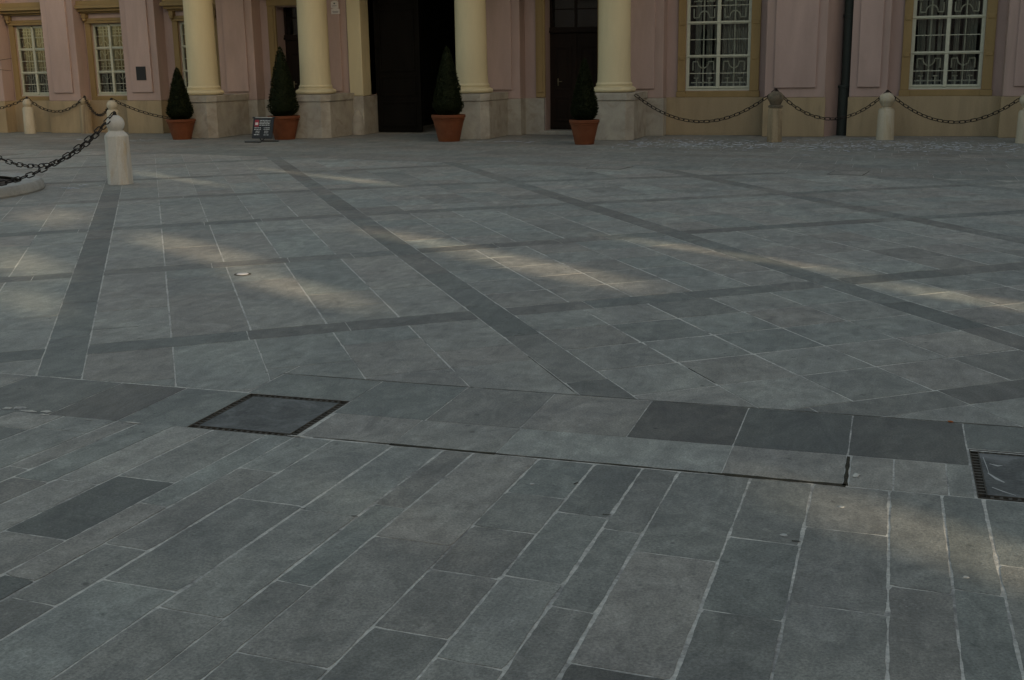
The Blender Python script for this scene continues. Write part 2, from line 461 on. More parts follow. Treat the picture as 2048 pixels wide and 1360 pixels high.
def crack(pts, w0, w1=None, z=0.0005):
    w1 = w1 or w0
    n = len(pts)
    vs = []
    for i, (x, y) in enumerate(pts):
        dx, dy = pts[min(i+1,n-1)][0]-pts[max(i-1,0)][0], pts[min(i+1,n-1)][1]-pts[max(i-1,0)][1]
        l = math.hypot(dx, dy); w = (w0+(w1-w0)*i/(n-1))*(0.75+0.5*noise.noise((x*13, y*13, 1)))
        vs += [(x-dy/l*w/2, y+dx/l*w/2, gz(x, y)+z), (x+dy/l*w/2, y-dx/l*w/2, gz(x, y)+z)]
    gp.add(vs, [(2*i, 2*i+1, 2*i+3, 2*i+2) for i in range(n-1)])
def seglist(a, b, n=40): return [(a[0]+(b[0]-a[0])*i/n, a[1]+(b[1]-a[1])*i/n) for i in range(n+1)]
crack(seglist((-2.43, 4.582), (-2.03, 4.582)), 0.006, 0.012)
crack(seglist((-2.05, 4.581), (-1.555, 4.579)), 0.032, 0.028)
crack(seglist((-1.555, 4.580), (-0.62, 4.578)), 0.014, 0.016)
crack(seglist((-0.64, 4.580), (-0.095, 4.576)), 0.026, 0.046)
crack(seglist((-0.097, 4.575), (-0.097, 4.94)), 0.026, 0.016)
crack(seglist((-3.22, 5.56), (-2.0, 5.56)), 0.007, 0.009)
crack(seglist((-1.95, 5.56), (1.0, 5.56)), 0.004, 0.008)
crack(seglist((-4.87, 6.22), (-4.62, 6.40)), 0.010)
crack(seglist((-1.92, 6.27), (-1.47, 5.60)), 0.008, 0.006)
crack(seglist((-0.99, 6.23), (-0.80, 5.95)), 0.010, 0.005)
for (x, y, a, l, w) in [(-1.80,3.68,0.2,0.025,0.016),(-0.235,3.90,0.1,0.03,0.018),(-1.12,4.29,1.2,0.03,0.012),(-0.92,3.97,0.2,0.03,0.010),(-2.02,3.70,0.4,0.02,0.008)]:
    crack(seglist((x-l/2*math.cos(a), y-l/2*math.sin(a)), (x+l/2*math.cos(a), y+l/2*math.sin(a)), 6), w, w*0.5, 0.0025)
struct(gp.build('open_joint_soil', M['moss']))
ms = MB(); rm = random.Random(8)
for (x, y, w, d) in [(-4.07,4.62,0.05,0.03),(-3.99,4.585,0.06,0.012),(-3.90,4.60,0.035,0.018),(-4.13,4.60,0.03,0.02),(-3.87,4.55,0.03,0.01),(-3.60,4.53,0.03,0.008),(-4.2,4.57,0.05,0.01),(-2.52,4.57,0.05,0.008),(-3.36,4.55,0.05,0.008),(-0.06,4.70,0.014,0.03)]:
    n = 13; ring = [(x+w*(0.6+0.6*rm.random())*math.cos(TAU*k/n), y+d*(0.6+0.6*rm.random())*math.sin(TAU*k/n)) for k in range(n)]
    ms.add([(p, q, gz(p, q)+0.0022) for p, q in ring]+[(x+(p-x)*0.6, y+(q-y)*0.6, gz(p, q)+0.005) for p, q in ring], [tuple(range(n,2*n))]+[(i,(i+1)%n,n+(i+1)%n,n+i) for i in range(n)])
struct(ms.build('mortar_spills', M['mortar']))

# --- diagonal court paving: dark bands framing fields of five by five slabs
nB = (0.82456, 0.56577); Bd = (-0.56577, 0.82456)
nA = (-0.61309, 0.79001); Ad = (0.79001, 0.61309)
det = nB[0]*nA[1]-nB[1]*nA[0]
BnA = Bd[0]*nA[0]+Bd[1]*nA[1]
def far_y(x): return 19.21 - 0.193*(x+9.34)
def PT(sb, sa):
    x = (sb*nA[1]-sa*nB[1])/det; y = (nB[0]*sa-nA[0]*sb)/det
    u = min(1, max(0, (x+7.5)/5)); u = u*u*(3-2*u)
    w = -0.95*max(0, min(14, y-11)/8)**1.5*u
    w = max(w, -1.6)
    return (x+Bd[0]*w/BnA, y+Bd[1]*w/BnA)
ct = MB()
rc = random.Random(5)
PB, PA = 2.69, 2.82
def far_poly(P, side):
    if side == 'r': P = clip(clip(P, 0, -1, -YT-0.004), -1, 0, 3.103)
    elif side == 'l': P = clip(clip(P, 0, -1, -5.175), 1, 0, -3.103)
    if len(P) >= 3: P = clip(P, 0.193, 1, 19.21-0.193*9.34)
    if len(P) >= 3: P = clip(P, 1, 0, 14)
    if len(P) >= 3: P = clip(P, -1, 0, 34)
    return P
def put(sb0, sb1, sa0, sa1, tone, jb, ja):
    Q = [PT(sb0,sa0), PT(sb1,sa0), PT(sb1,sa1), PT(sb0,sa1)]
    cx, cy = sum(q[0] for q in Q)/4, sum(q[1] for q in Q)/4
    if cy < 4 or cy > 30 or cx > 16 or cx < -36: return
    lo = min(q[1] for q in Q)
    sides = [None] if lo > YT+0.004 else ['l', 'r']
    for side in sides: put2(Q, far_poly(Q, side), tone, jb, ja, cx, cy)
def put2(Q, P, tone, jb, ja, cx, cy):
    if len(P) < 3: return
    near = cy < 13 and -9 < cx < 3
    if cy > 12.5: jb = min(jb, 0.0055); ja = min(ja, 0.004)
    tone *= 0.98 + 0.006*max(0, min(8, cy-8)) + 0.012*max(0, min(8, cy-8))  # lighter with distance: grazing sheen put into the slab tone
    if len(P) == 4 and len(Q) == 4 and all(abs(P[i][0]-Q[i][0])+abs(P[i][1]-Q[i][1]) < 1e-6 for i in range(4)): J = [ja, jb, ja, jb]
    else: J = 0.006
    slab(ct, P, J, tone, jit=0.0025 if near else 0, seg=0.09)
for i in range(-10, 9):
    b0 = -0.72 + PB*i; b1 = b0 + 0.245
    # the B band: a run of stones
    s = -30.0
    while s < 34:
        L = rc.uniform(0.55, 1.15); put(b0, b1, s, s+L, rc.uniform(0.56, 0.75), 0.008, 0.003); s += L
    for j in range(-9, 10):
        a0 = 7.20 + PA*j; a1 = a0 + 0.265
        s = b1
        while s < b0+PB-0.02:                     # the A band between two B bands
            L = min(rc.uniform(0.5, 1.0), b0+PB-s); put(s, s+L, a0, a1, rc.uniform(0.58, 0.78), 0.004, 0.004); s += L
        wb = (b0+PB-b1)/5; wa = (a0+PA-a1)/5
        grid = i >= 1                                # square slabs right of the second band, long slabs left of it
        for k in range(5):
            jb = 0.013 if rc.random() < 0.7 else 0.008
            ft = rc.uniform(0.93, 1.06)
            if grid:
                for l in range(5):
                    put(b1+wb*k, b1+wb*(k+1), a1+wa*l, a1+wa*(l+1), ft*rc.uniform(0.90, 1.07)*(0.82 if rc.random() < 0.07 else 1), jb+0.003, 0.014)
            else:
                cuts = sorted({0.0, 1.0} | {rc.choice([0.2, 0.4, 0.55, 0.7, 0.85]) for _ in range(2)})
                for q in range(len(cuts)-1):
                    put(b1+wb*k, b1+wb*(k+1), a1+5*wa*cuts[q], a1+5*wa*cuts[q+1], ft*rc.uniform(0.93, 1.06), jb, 0.003)
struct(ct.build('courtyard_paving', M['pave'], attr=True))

# --- older slabs between the court and the palace
fs = MB()
rf = random.Random(9)
for r in range(16):
    off = 0.62*r
    x = -36 + rf.random()
    while x < 14:
        w = rf.uniform(0.7, 1.3)
        f0, f1 = far_y(x)+off, far_y(x+w)+off
        P = [(x, f0+0.004), (x+w, f1+0.004), (x+w, f1+0.62), (x, f0+0.62)]
        P = clip(P, 0, 1, 26.9)
        if len(P) >= 3: slab(fs, P, 0.007, rf.uniform(0.80, 0.98), jit=0)
        x += w
struct(fs.build('forecourt_paving', M['pave'], attr=True))

# ------------------------------------------------------------------ things on the ground
def drain_cover(x0, y0, label, w=0.56, d=0.595, scratch=()):
    t = thing('drain_cover', label, 'drain cover', (x0+w/2, y0+d/2, 0), 'stone-filled drain covers in the channel')
    fr = MB()
    x1, y1 = x0+w, y0+d
    b, s, z = 0.004, 0.038, 0.001
    for (a, c, e, f) in [(x0,x1,y0,y0+b),(x0,x1,y1-b,y1),(x0,x0+b,y0+b,y1-b),(x1-b,x1,y0+b,y1-b),
                         (x0+s,x1-s,y0+s-b,y0+s),(x0+s,x1-s,y1-s,y1-s+b),(x0+s-b,x0+s,y0+s-b,y1-s+b),(x1-s,x1-s+b,y0+s-b,y1-s+b)]:
        fr.box(a, c, e, f, -0.035, z)
    n = 15
    for k in range(n):
        u = y0+s+(d-2*s)*(k+0.5)/n; v = x0+s+(w-2*s)*(k+0.5)/n
        for a in (x0+b, x1-s+b): fr.box(a, a+s-2*b, u-0.0065, u+0.0065, -0.03, z-0.003)
        for a in (y0+b, y1-s+b): fr.box(v-0.0065, v+0.0065, a, a+s-2*b, -0.03, z-0.003)
    fr.build('slotted_frame', M['castiron'], t)
    pan = MB()
    P = [(x0+s+0.001,y0+s+0.001),(x1-s-0.001,y0+s+0.001),(x1-s-0.001,y1-s-0.001),(x0+s+0.001,y1-s-0.001)]
    pan.prism(P, -0.03, -0.001)
    pan.build('stone_panel', M['inset'], t)
    if scratch:
        for pts in scratch:
            sc = MB(); n = len(pts); vs = []
            for i, (px_, py_, hw) in enumerate(pts):
                vs += [(x0+px_, y0+py_-hw, 0.0004), (x0+px_+hw*0.6, y0+py_+hw, 0.0004)]
            sc.add(vs, [(2*i, 2*i+2, 2*i+3, 2*i+1) for i in range(n-1)])
            sc.build('scratch_mark', M['gum'], t)
    pit = MB(); pit.box(x0+0.002, x1-0.002, y0+0.002, y1-0.002, -0.05, -0.034)
    pit.build('sump', M['moss'], t)
drain_cover(-3.078, 4.562, 'square drain cover with slotted iron edges, set between grey slabs left of the channel gap')
drain_cover(0.392, 4.577, 'square drain cover with slotted iron edges and white scratches beside the dark slabs',
            scratch=[[(0.06,0.13,.003),(0.10,0.09,.004),(0.14,0.06,.002)], [(0.055,0.30,.004),(0.08,0.24,.010),(0.11,0.20,.004)], [(0.05,0.5,.004),(0.056,0.38,.005),(0.06,0.30,.002)], [(0.07,0.42,.002),(0.10,0.40,.008),(0.12,0.41,.002)], [(0.3,0.10,.002),(0.38,0.12,.003),(0.44,0.10,.001)]])

def hatch(poly, label, w=0.014):
    t = thing('access_hatch', label, 'hatch', (sum(p[0] for p in poly)/4, sum(p[1] for p in poly)/4, 0), 'flush hatches in the far paving')
    m = MB(); m.prism(inset(poly, w), -0.02, 0.004, 0.93); m.build('lid', M['pave'], t, attr=True)
    r = MB()
    n = len(poly); q = inset(poly, w-0.004)
    for i in range(n):
        j = (i+1) % n
        r.add([(*poly[i],0.003),(*poly[j],0.003),(*q[j],0.003),(*q[i],0.003),(*poly[i],-0.02),(*poly[j],-0.02)], [(0,1,2,3),(4,5,1,0)])
    r.build('rim', M['castiron'], t)
hatch([(-4.54,18.0),(-3.97,17.9),(-3.87,18.46),(-4.44,18.56)], 'flush hatch with dark rim in the paving in front of the right-hand potted cone')
hatch([(-0.86,17.6),(-0.36,17.52),(-0.28,18.12),(-0.78,18.2)], 'flush hatch with dark rim in the far paving in front of the downpipe')
hatch([(-17.0,19.0),(-16.45,18.95),(-16.4,19.55),(-16.95,19.6)], 'flush hatch with dark rim behind the sagging chains at left')

t = thing('paving_stud', 'small round white stud set in the sunlit paving at left', 'stud', (-4.95, 8.29, 0))
m = MB(); m.lathe([(0.001,0.0),(0.048,0.0),(0.048,0.006),(0.040,0.009),(0.001,0.010)], -4.95, 8.29, 0, 20); m.build('cap', M['enamel'], t, 'auto')
m = MB(); m.lathe([(0.049,0.001),(0.070,0.001),(0.068,0.004),(0.049,0.004)], -4.95, 8.29, 0, 20); m.build('ring', M['castiron'], t)

def gum(x, y, r, label):
    m = MB(); z = gz(x, y)
    pts = [(x+r*(1+0.2*math.sin(3*a+x*9))*math.cos(a), y+r*0.8*(1+0.15*math.cos(2*a+y*7))*math.sin(a)) for a in [TAU*k/14 for k in range(14)]]
    n = 14
    m.add([(px,py,gz(px,py)+0.0005) for px,py in pts] + [(x+(px-x)*0.8, y+(py-y)*0.8, gz(px,py)+0.003) for px,py in pts],
          [tuple(range(n,2*n))] + [(i,(i+1)%n,n+(i+1)%n,n+i) for i in range(n)])
    o = m.build('gum_spot', M['gum'])
    tag(o, label, 'gum', 'trodden gum spots on the plank slabs')
gum(-0.28, 3.95, 0.014, 'largest pale gum spot on a plank slab, right of centre')
gum(-1.285, 4.23, 0.011, 'pale gum spot on the plank just below the channel gap near the centre')
gum(-0.10, 4.31, 0.011, 'pale gum spot below the mossy corner of the channel gap')
gum(0.305, 3.74, 0.010, 'faint gum spot in the sunlit patch at lower right')
m = MB(); m.tube([(0.322,5.553,0.005),(0.334,5.550,0.006),(0.345,5.552,0.004)], [0.003,0.005,0.003], 6)
tag(m.build('orange_scrap', M['orange'], smooth=True), 'tiny orange scrap lying in the joint behind the dark channel slabs', 'litter')

# ---- old snow along the palace foot
sn = MB(); rs = random.Random(3)
def snow_patch(x, y, w, d):
    n = 11; ph = rs.random()*9
    ring = [(x+w*(0.7+0.6*rs.random())*math.cos(TAU*k/n), y+d*(0.6+0.7*rs.random())*math.sin(TAU*k/n)) for k in range(n)]
    sn.add([(px,py,0.0035) for px,py in ring]+[(x+(px-x)*0.6,y+(py-y)*0.6,0.006+0.003*rs.random()) for px,py in ring],
           [tuple(range(n,2*n))]+[(i,(i+1)%n,n+(i+1)%n,n+i) for i in range(n)])
for k in range(1100):
    x = rs.uniform(-5.2, 6.0); y = 23.6 + rs.gauss(0, 0.75) - 0.05*(x+2)
    q = rs.random()**3
    snow_patch(x, y, 0.012+0.06*q, 0.006+0.016*q)
for k in range(14): snow_patch(rs.uniform(-8.7, -7.0), rs.gauss(23.85, 0.12), rs.uniform(0.02, 0.09), rs.uniform(0.01, 0.03))
for k in range(14): snow_patch(rs.uniform(-18.5, -16.4), rs.gauss(23.5, 0.25), rs.uniform(0.02, 0.09), rs.uniform(0.01, 0.03))
for k in range(10): snow_patch(rs.uniform(-11.2, -10.7), rs.gauss(14.1, 0.25), rs.uniform(0.02, 0.06), rs.uniform(0.01, 0.025))
struct(sn.build('snow_remnants', M['snow']), 'stuff')

# ------------------------------------------------------------------ bollards and chains
BH = {}
def bollard(key, x, y, h, r, ball, label, mat, kind='round', group='stone bollards carrying the chains'):
    t = thing('bollard', label, 'bollard', (x, y, 0), group)
    sh = h - ball*1.75                      # top of the shaft
    s = MB()
    if kind in ('round', 'flat'):
        if kind == 'flat': sh = h - ball*1.9
        s.lathe([(0.001,0),(r*1.04,0),(r*1.0,0.05),(r*0.93,sh-0.05),(r*0.80,sh-0.01),(r*0.55,sh),(r*0.50,sh+0.03)], x, y, 0, 28)
        s.build('shaft', M[mat], t, 'auto')
    else:
        sh = h - ball*1.97
        s.lathe([(0.001,0),(r*1.06,0),(r*1.04,0.04),(r*0.98,sh-0.045),(r*0.80,sh-0.005),(r*0.66,sh+0.015),(r*0.60,sh+0.03)], x, y, 0, 8, R(22.5)+YAW8)
        s.build('shaft', M[mat], t, bevel=0.006)
    bz = h - ball
    b = MB()
    sq = 0.80 if kind in ('cap', 'flat') else 0.97
    bz = h - ball*sq
    prof = [(ball*0.62, bz-ball*0.86), (ball*0.70, bz-ball*0.74)] + [(ball*math.cos(a), bz+ball*sq*math.sin(a)) for a in [R(-40+130*k/12) for k in range(12)]] + [(0.001, bz+ball*sq)]
    b.lathe(prof, x, y, 0, 26)
    if kind == 'cap':
        b.lathe([(0.001,sh-0.01),(r*0.95,sh-0.005),(r*0.98,sh+0.03),(r*0.6,sh+0.05),(0.001,sh+0.055)], x, y, 0, 24)
    b.build('ball', M[mat if kind != 'cap' else 'bolk'], t, 'auto')
    k = MB()
    zt = bz+ball*sq
    k.lathe([(0.001,zt-0.006),(0.035,zt-0.006),(0.030,zt+0.008),(0.001,zt+0.012)], x, y, 0, 12)
    k.tube([(x+0.025*math.cos(a), y, zt+0.022+0.025*math.sin(a)) for a in [TAU*i/12 for i in range(12)]], 0.008, 6, True)
    k.build('chain_ring', M['iron'], t)
    BH[key] = Vector((x, y, zt+0.022))
YAW8 = R(8)
bollard('near', -10.62, 14.60, 0.985, 0.172, 0.128, 'tall pale octagonal bollard with a white ball top, nearest to the camera at left', 'bolw', 'oct')
bollard('L1', -21.36, 25.77, 0.89, 0.145, 0.118, 'round pale bollard leftmost along the far wall, under the left window', 'bol')
bollard('L2', -19.77, 26.00, 0.90, 0.145, 0.105, 'brownish round bollard by the far wall with a chain dropping to its right', 'bolb')
bollard('L3', -17.50, 24.00, 0.90, 0.150, 0.125, 'round bollard hidden up to its ball behind the tall pale octagonal bollard', 'bol')
bollard('R1', -2.24, 24.34, 1.00, 0.150, 0.160, 'dark weathered bollard with squashed capped ball, right of the columns', 'bold', 'cap')
bollard('R2', -0.13, 25.25, 0.935, 0.172, 0.162, 'smooth round bollard with egg-white ball in front of the pilaster beside the downpipe', 'bol', 'flat')
bollard('R3', 2.42, 24.50, 0.93, 0.172, 0.162, 'round bollard cut by the right edge of the photo', 'bol', 'flat')
bollard('Q1', -14.25, 15.25, 0.985, 0.172, 0.128, 'pale octagonal bollard outside the frame at left, beyond the stone planter ring', 'bolw', 'oct')
bollard('Q2', -11.25, 10.0, 0.985, 0.172, 0.128, 'pale octagonal bollard outside the frame at left, before the stone planter ring', 'bolw', 'oct')
bollard('L0', -23.9, 25.5, 0.89, 0.145, 0.118, 'round pale bollard outside the frame beside the far left wall', 'bol')

def link(mb, c, t, up, L=0.125, W=0.062, r=0.0085, flip=False):
    t = t.normalized(); s = t.cross(up).normalized(); n = s.cross(t).normalized()
    if flip: s, n = n, -s
    pts = []
    h = L/2 - W/2
    for k in range(10):
        a = TAU*k/10
        x, y = math.cos(a)*W/2, math.sin(a)*W/2
        x += h if x > 0 else -h
        pts.append(c + t*x + s*y)
    mb.tube(pts, r, 5, True)
def chain(a, b, sag, label, L=0.125, W=0.062, r=0.0085, tilt=0.6):
    m = MB()
    a, b = Vector(a), Vector(b)
    P = lambda u: a.lerp(b, u) - Vector((0,0,4*sag*u*(1-u)))
    n = 400; pts = [P(i/n) for i in range(n+1)]
    d = [0.0]
    for i in range(n): d.append(d[-1]+(pts[i+1]-pts[i]).length)
    pitch = L - 2.3*r; k = 0; i = 0
    cnt = int(d[-1]/pitch)
    pitch = d[-1]/cnt
    rot = Matrix.Rotation(tilt, 3, (b-a).normalized())
    for k in range(cnt):
        s = (k+0.5)*pitch
        while d[i+1] < s: i += 1
        c = pts[i].lerp(pts[i+1], (s-d[i])/(d[i+1]-d[i]))
        link(m, c, pts[i+1]-pts[i], rot @ Vector((0,0,1)), L, W, r, k % 2 == 1)
    o = m.build('chain', M['iron'], None, True)
    # origin at the first end
    me = o.data
    me.transform(Matrix.Translation(-a)); o.location = a
    tag(o, label, 'chain', 'iron link chains between the bollards')
chain(BH['near'], BH['Q1'], 0.80, 'dark link chain, the upper of two sagging left from the pale octagonal bollard', 0.135, 0.066, 0.0085)
chain(BH['near'], BH['Q2'], 0.80, 'dark link chain, the lower of two sagging across the stone planter ring', 0.135, 0.066, 0.0085)
chain(BH['L0'], BH['L1'], 0.30, 'link chain running out of the photo to the left along the far wall')
chain(BH['L1'], BH['L2'], 0.36, 'link chain sagging between the two bollards under the left windows')
chain(BH['L2'], BH['L3'], 0.42, 'link chain dropping from the brownish bollard behind the tall pale one')
chain(BH['L3'], (-15.98, 24.5, 0.44), 0.10, 'link chain from the half-hidden ball to the leftmost potted cone')
chain((-5.14, 24.62, 0.935), BH['R1'], 0.585, 'link chain sagging under the window between the right column pedestal and the dark bollard')
chain(BH['R1'], BH['R2'], 0.555, 'link chain sagging behind the foot of the downpipe')
chain(BH['R2'], BH['R3'], 0.585, 'link chain sagging under the rightmost window')

# ------------------------------------------------------------------ potted cones
def potted(x, y, rim, ph, top, cr, seed, label):
    t = thing('potted_conifer', label, 'potted plant', (x, y, 0), 'clipped cones in terracotta pots')
    p = MB()
    b = rim*0.63
    p.lathe([(0.001,0.0),(b*0.98,0.0),(b,0.012),(b+(rim-b)*0.40,ph*0.45),(b+(rim-b)*0.43,ph*0.455),(b+(rim-b)*0.43,ph*0.475),(b+(rim-b)*0.44,ph*0.485),(rim*0.915,ph*0.80),
             (rim*0.95,ph*0.805),(rim*0.96,ph*0.835),(rim*0.93,ph*0.85),(rim*0.94,ph*0.875),(rim*0.995,ph*0.88),(rim,ph*0.90),(rim,ph*0.985),(rim*0.98,ph),(rim*0.90,ph),(rim*0.88,ph*0.93),(0.001,ph*0.93)], x, y, 0, 40)
    p.build('pot', M['terra'], t, 'auto')
    s = MB(); s.lathe([(0.001,ph*0.92),(rim*0.885,ph*0.935),(0.001,ph*0.96)], x, y, 0, 20); s.build('soil', M['soil'], t)
    st = MB(); st.tube([(x,y,ph*0.9),(x,y,ph+0.25)], 0.025, 8); st.build('trunk', M['bark'], t)
    rr = random.Random(seed)
    f = MB()
    z0 = ph*0.97; H = top - z0
    def prof(u): return cr*(min(1, (u+0.03)/0.17)**0.45)*(1-u)**0.80 if u > 0 else cr*0.4
    core = [(0.001, z0)] + [(prof(k/12)*0.86, z0+H*k/12) for k in range(0, 12)] + [(0.001, top-0.05)]
    f.lathe(core, x, y, 0, 18)
    for k in range(7500):
        u = 1-math.sqrt(1-rr.random()*0.999) if rr.random() < 0.8 else rr.random()
        a = rr.random()*TAU
        bump = 1+0.13*noise.noise((math.cos(a)*2.2, math.sin(a)*2.2, u*6+seed))+0.08*noise.noise((math.cos(a)*7, math.sin(a)*7, u*18+seed))
        rad = prof(u)*bump*(0.80+0.22*rr.random()) + 0.004
        c = Vector((x+rad*math.cos(a), y+rad*math.sin(a), z0+H*u))
        o = Vector((math.cos(a), math.sin(a), 0.5+rr.uniform(-0.4,0.7))).normalized()
        side = Vector((rr.gauss(0,1), rr.gauss(0,1), rr.gauss(0,1))).cross(o).normalized()
        l = rr.uniform(0.018, 0.052); w = rr.uniform(0.006, 0.012)
        f.add([c-side*w*0.4, c+o*l*0.5-side*w+side*0.0, c+o*l, c+o*l*0.5+side*w], [(0,1,2,3)])
    for k in range(5):
        a = rr.random()*TAU
        f.tube([(x,y,top-0.07),(x+0.012*math.cos(a),y+0.012*math.sin(a),top+rr.uniform(-0.01,0.05))], 0.005, 4)
    f.build('foliage', M['leaf'], t)
potted(-15.66, 23.98, 0.335, 0.46, 1.60, 0.315, 1, 'clipped dark cone in a terracotta pot before the leftmost column')
potted(-13.12, 24.20, 0.365, 0.53, 2.02, 0.365, 2, 'tallest clipped cone in a terracotta pot, beside the black sign stand')
potted(-9.04, 23.92, 0.365, 0.565, 1.95, 0.355, 3, 'clipped cone in a terracotta pot standing before the dark gateway')
potted(-5.90, 23.32, 0.305, 0.49, 1.66, 0.295, 4, 'narrow clipped cone in the smallest terracotta pot, by the right-hand column')

# ------------------------------------------------------------------ sign stand
sx, sy = -13.20, 23.30
t = thing('sign_stand', 'low black sign stand with white text lines and red square between the left potted cones', 'sign', (sx, sy, 0))
def slant(mb, x0, x1, v0, v1, d, th=0.02):
    # board plane leaning back, local v up the board, d offset to the front
    ca, sa = math.cos(R(18)), math.sin(R(18))
    z0 = 0.10
    def q(x, v, n): return (sx+x, sy+0.02+v*sa-n*ca, z0+v*ca+n*sa)
    mb.add([q(x0,v0,d),q(x1,v0,d),q(x1,v1,d),q(x0,v1,d),q(x0,v0,d+th),q(x1,v0,d+th),q(x1,v1,d+th),q(x0,v1,d+th)],
           [(3,2,1,0),(4,5,6,7),(0,1,5,4),(1,2,6,5),(2,3,7,6),(3,0,4,7)])
b = MB(); slant(b, -0.25, 0.25, -0.03, 0.42, 0); slant(b, -0.275, 0.275, 0.42, 0.452, -0.004, 0.03); b.build('board', M['black'], t, bevel=0.003)
b = MB(); slant(b, -0.205, -0.105, 0.235, 0.385, 0.021, 0.003); o = b.build('red_square', M['red'], t)
b = MB(); slant(b, -0.19, -0.12, 0.27, 0.325, 0.0245, 0.001); b.build('emblem', M['enamel'], t)
b = MB(); rw = random.Random(2)
def words(x0, x1, v, h):
    x = x0
    while x < x1-0.01:
        w = min(rw.uniform(0.02, 0.06), x1-x)
        for _ in range(max(1, int(w/0.011))):
            slant(b, x, x+0.008, v, v+h*rw.uniform(0.75, 1.0), 0.0215, 0.001); x += 0.011
        x += 0.010
for v in (0.365, 0.328, 0.292, 0.258): words(-0.085, 0.175, v, 0.017)
for v in (0.200, 0.163): words(-0.205, -0.04, v, 0.017); words(0.03, 0.17, v, 0.017)
for v in (0.125, 0.088): words(-0.165, -0.06, v, 0.015); words(0.05, 0.155, v, 0.015)
words(-0.20, -0.05, 0.045, 0.02); words(0.04, 0.16, 0.042, 0.015)
b.build('lettering', M['white'], t)
b = MB(); slant(b, -0.205, 0.215, 0.426, 0.446, 0.0265, 0.001); b.build('header_strip', M['kerb'], t)
for (xa, xb, xo, yo) in ((-0.29, 0.10, 0.10, -0.24), (-0.08, 0.34, -0.08, 0.12)):
    b = MB()
    b.tube([(sx+xa, sy+yo, 0.014), (sx+xb, sy+yo, 0.014)], 0.013, 6)
    b.tube([(sx+xo, sy+yo, 0.014), (sx+xo, sy+0.02, 0.11)], 0.010, 6)
    b.build('foot', M['black'], t)

# ------------------------------------------------------------------ palace
PAL = thing('palace', 'pink palace front with ochre plinth, tall white windows and four cream columns', 'building', (-9, 26.45, 0))
WD, PF = 26.45, 26.05           # wall plane, pilaster plane
TOP = 7.0
LW = [(-22.07,-21.08), (-19.70,-18.72), (-17.13,-16.15)]
LW0 = [(-24.45,-23.47), (-26.8,-25.82)]
RW = [(-4.40,-3.00), (0.28,1.69), (3.9,5.3)]
holes = [(a,b,0.94,2.73) for a,b in LW+LW0] + [(a,b,0.965,3.12) for a,b in RW]
holes += [(-14.38,-13.16,-1,3.01), (-11.96,-9.62,-1,4.2), (-7.60,-6.38,-1,3.35)]
w = MB(); w.wall('y', WD, WD+0.45, -30, -1.39, 0, TOP, holes); w.wall('y', WD, WD+0.45, -0.9, 10, 0, TOP, holes)
w.box(-1.39, -0.9, 26.85, 26.9, 0, TOP)
w.prism([(-1.39, PF+0.01), (-1.39, 26.85), (-1.03, 26.85)][::1], 0, TOP)
w.build('wall', M['pink'], PAL)

PLZ = 0.82                        # ochre plinth, stone beside the doors
for a, b, y0, y1, mm in [(-30,-15.8,WD-0.07,WD+0.01,'ochre'), (-4.85,-1.40,WD-0.07,WD+0.01,'ochre'), (-0.895,10,WD-0.07,WD+0.01,'ochre'), (-1.385,-0.90,26.80,26.849,'ochre'),
                 (-14.85,-14.4,WD-0.07,WD+0.01,'ped'), (-8.12,-7.62,WD-0.07,WD+0.01,'ped'), (-6.36,-5.9,WD-0.07,WD+0.01,'ped')]:
    pp = MB(); pp.box(a, b, y0, y1, 0.0, PLZ); pp.build('plinth', M[mm], PAL, bevel=0.01)

def pilaster(x0, x1, central=False, pb=1.02, y=PF):
    m = MB(); m.box(x0, x1, y, WD+0.01, PLZ, TOP-0.3)
    o = m.build('pilaster', M['pink'], PAL, bevel=0.012)
    q = MB(); e = min(0.19, (x1-x0)*0.2)
    q.box(x0+e, x1-e, y-0.045, y+0.005, pb, TOP-0.6); q.build('raised_panel', M['pinkl'], o, bevel=0.010)
    p = MB(); p.box(x0-0.02, x1+0.02, y-0.035, WD-0.01, 0, PLZ-0.003); p.build('pilaster_base', M['ped' if central else 'ochre'], o, bevel=0.012)
for x0, x1, c in [(-25.65,-24.68,0), (-23.27,-22.3,0), (-20.89,-19.92,0), (-18.53,-17.54,0), (-15.80,-14.82,1), (-13.14,-12.33,1), (-9.27,-8.09,1), (-6.10,-4.82,1), (-2.64,-1.39,0), (2.08,3.30,0), (6.0,7.2,0)]:
    pilaster(x0, x1, bool(c))
pilaster(-0.90, -0.14, y=26.18)

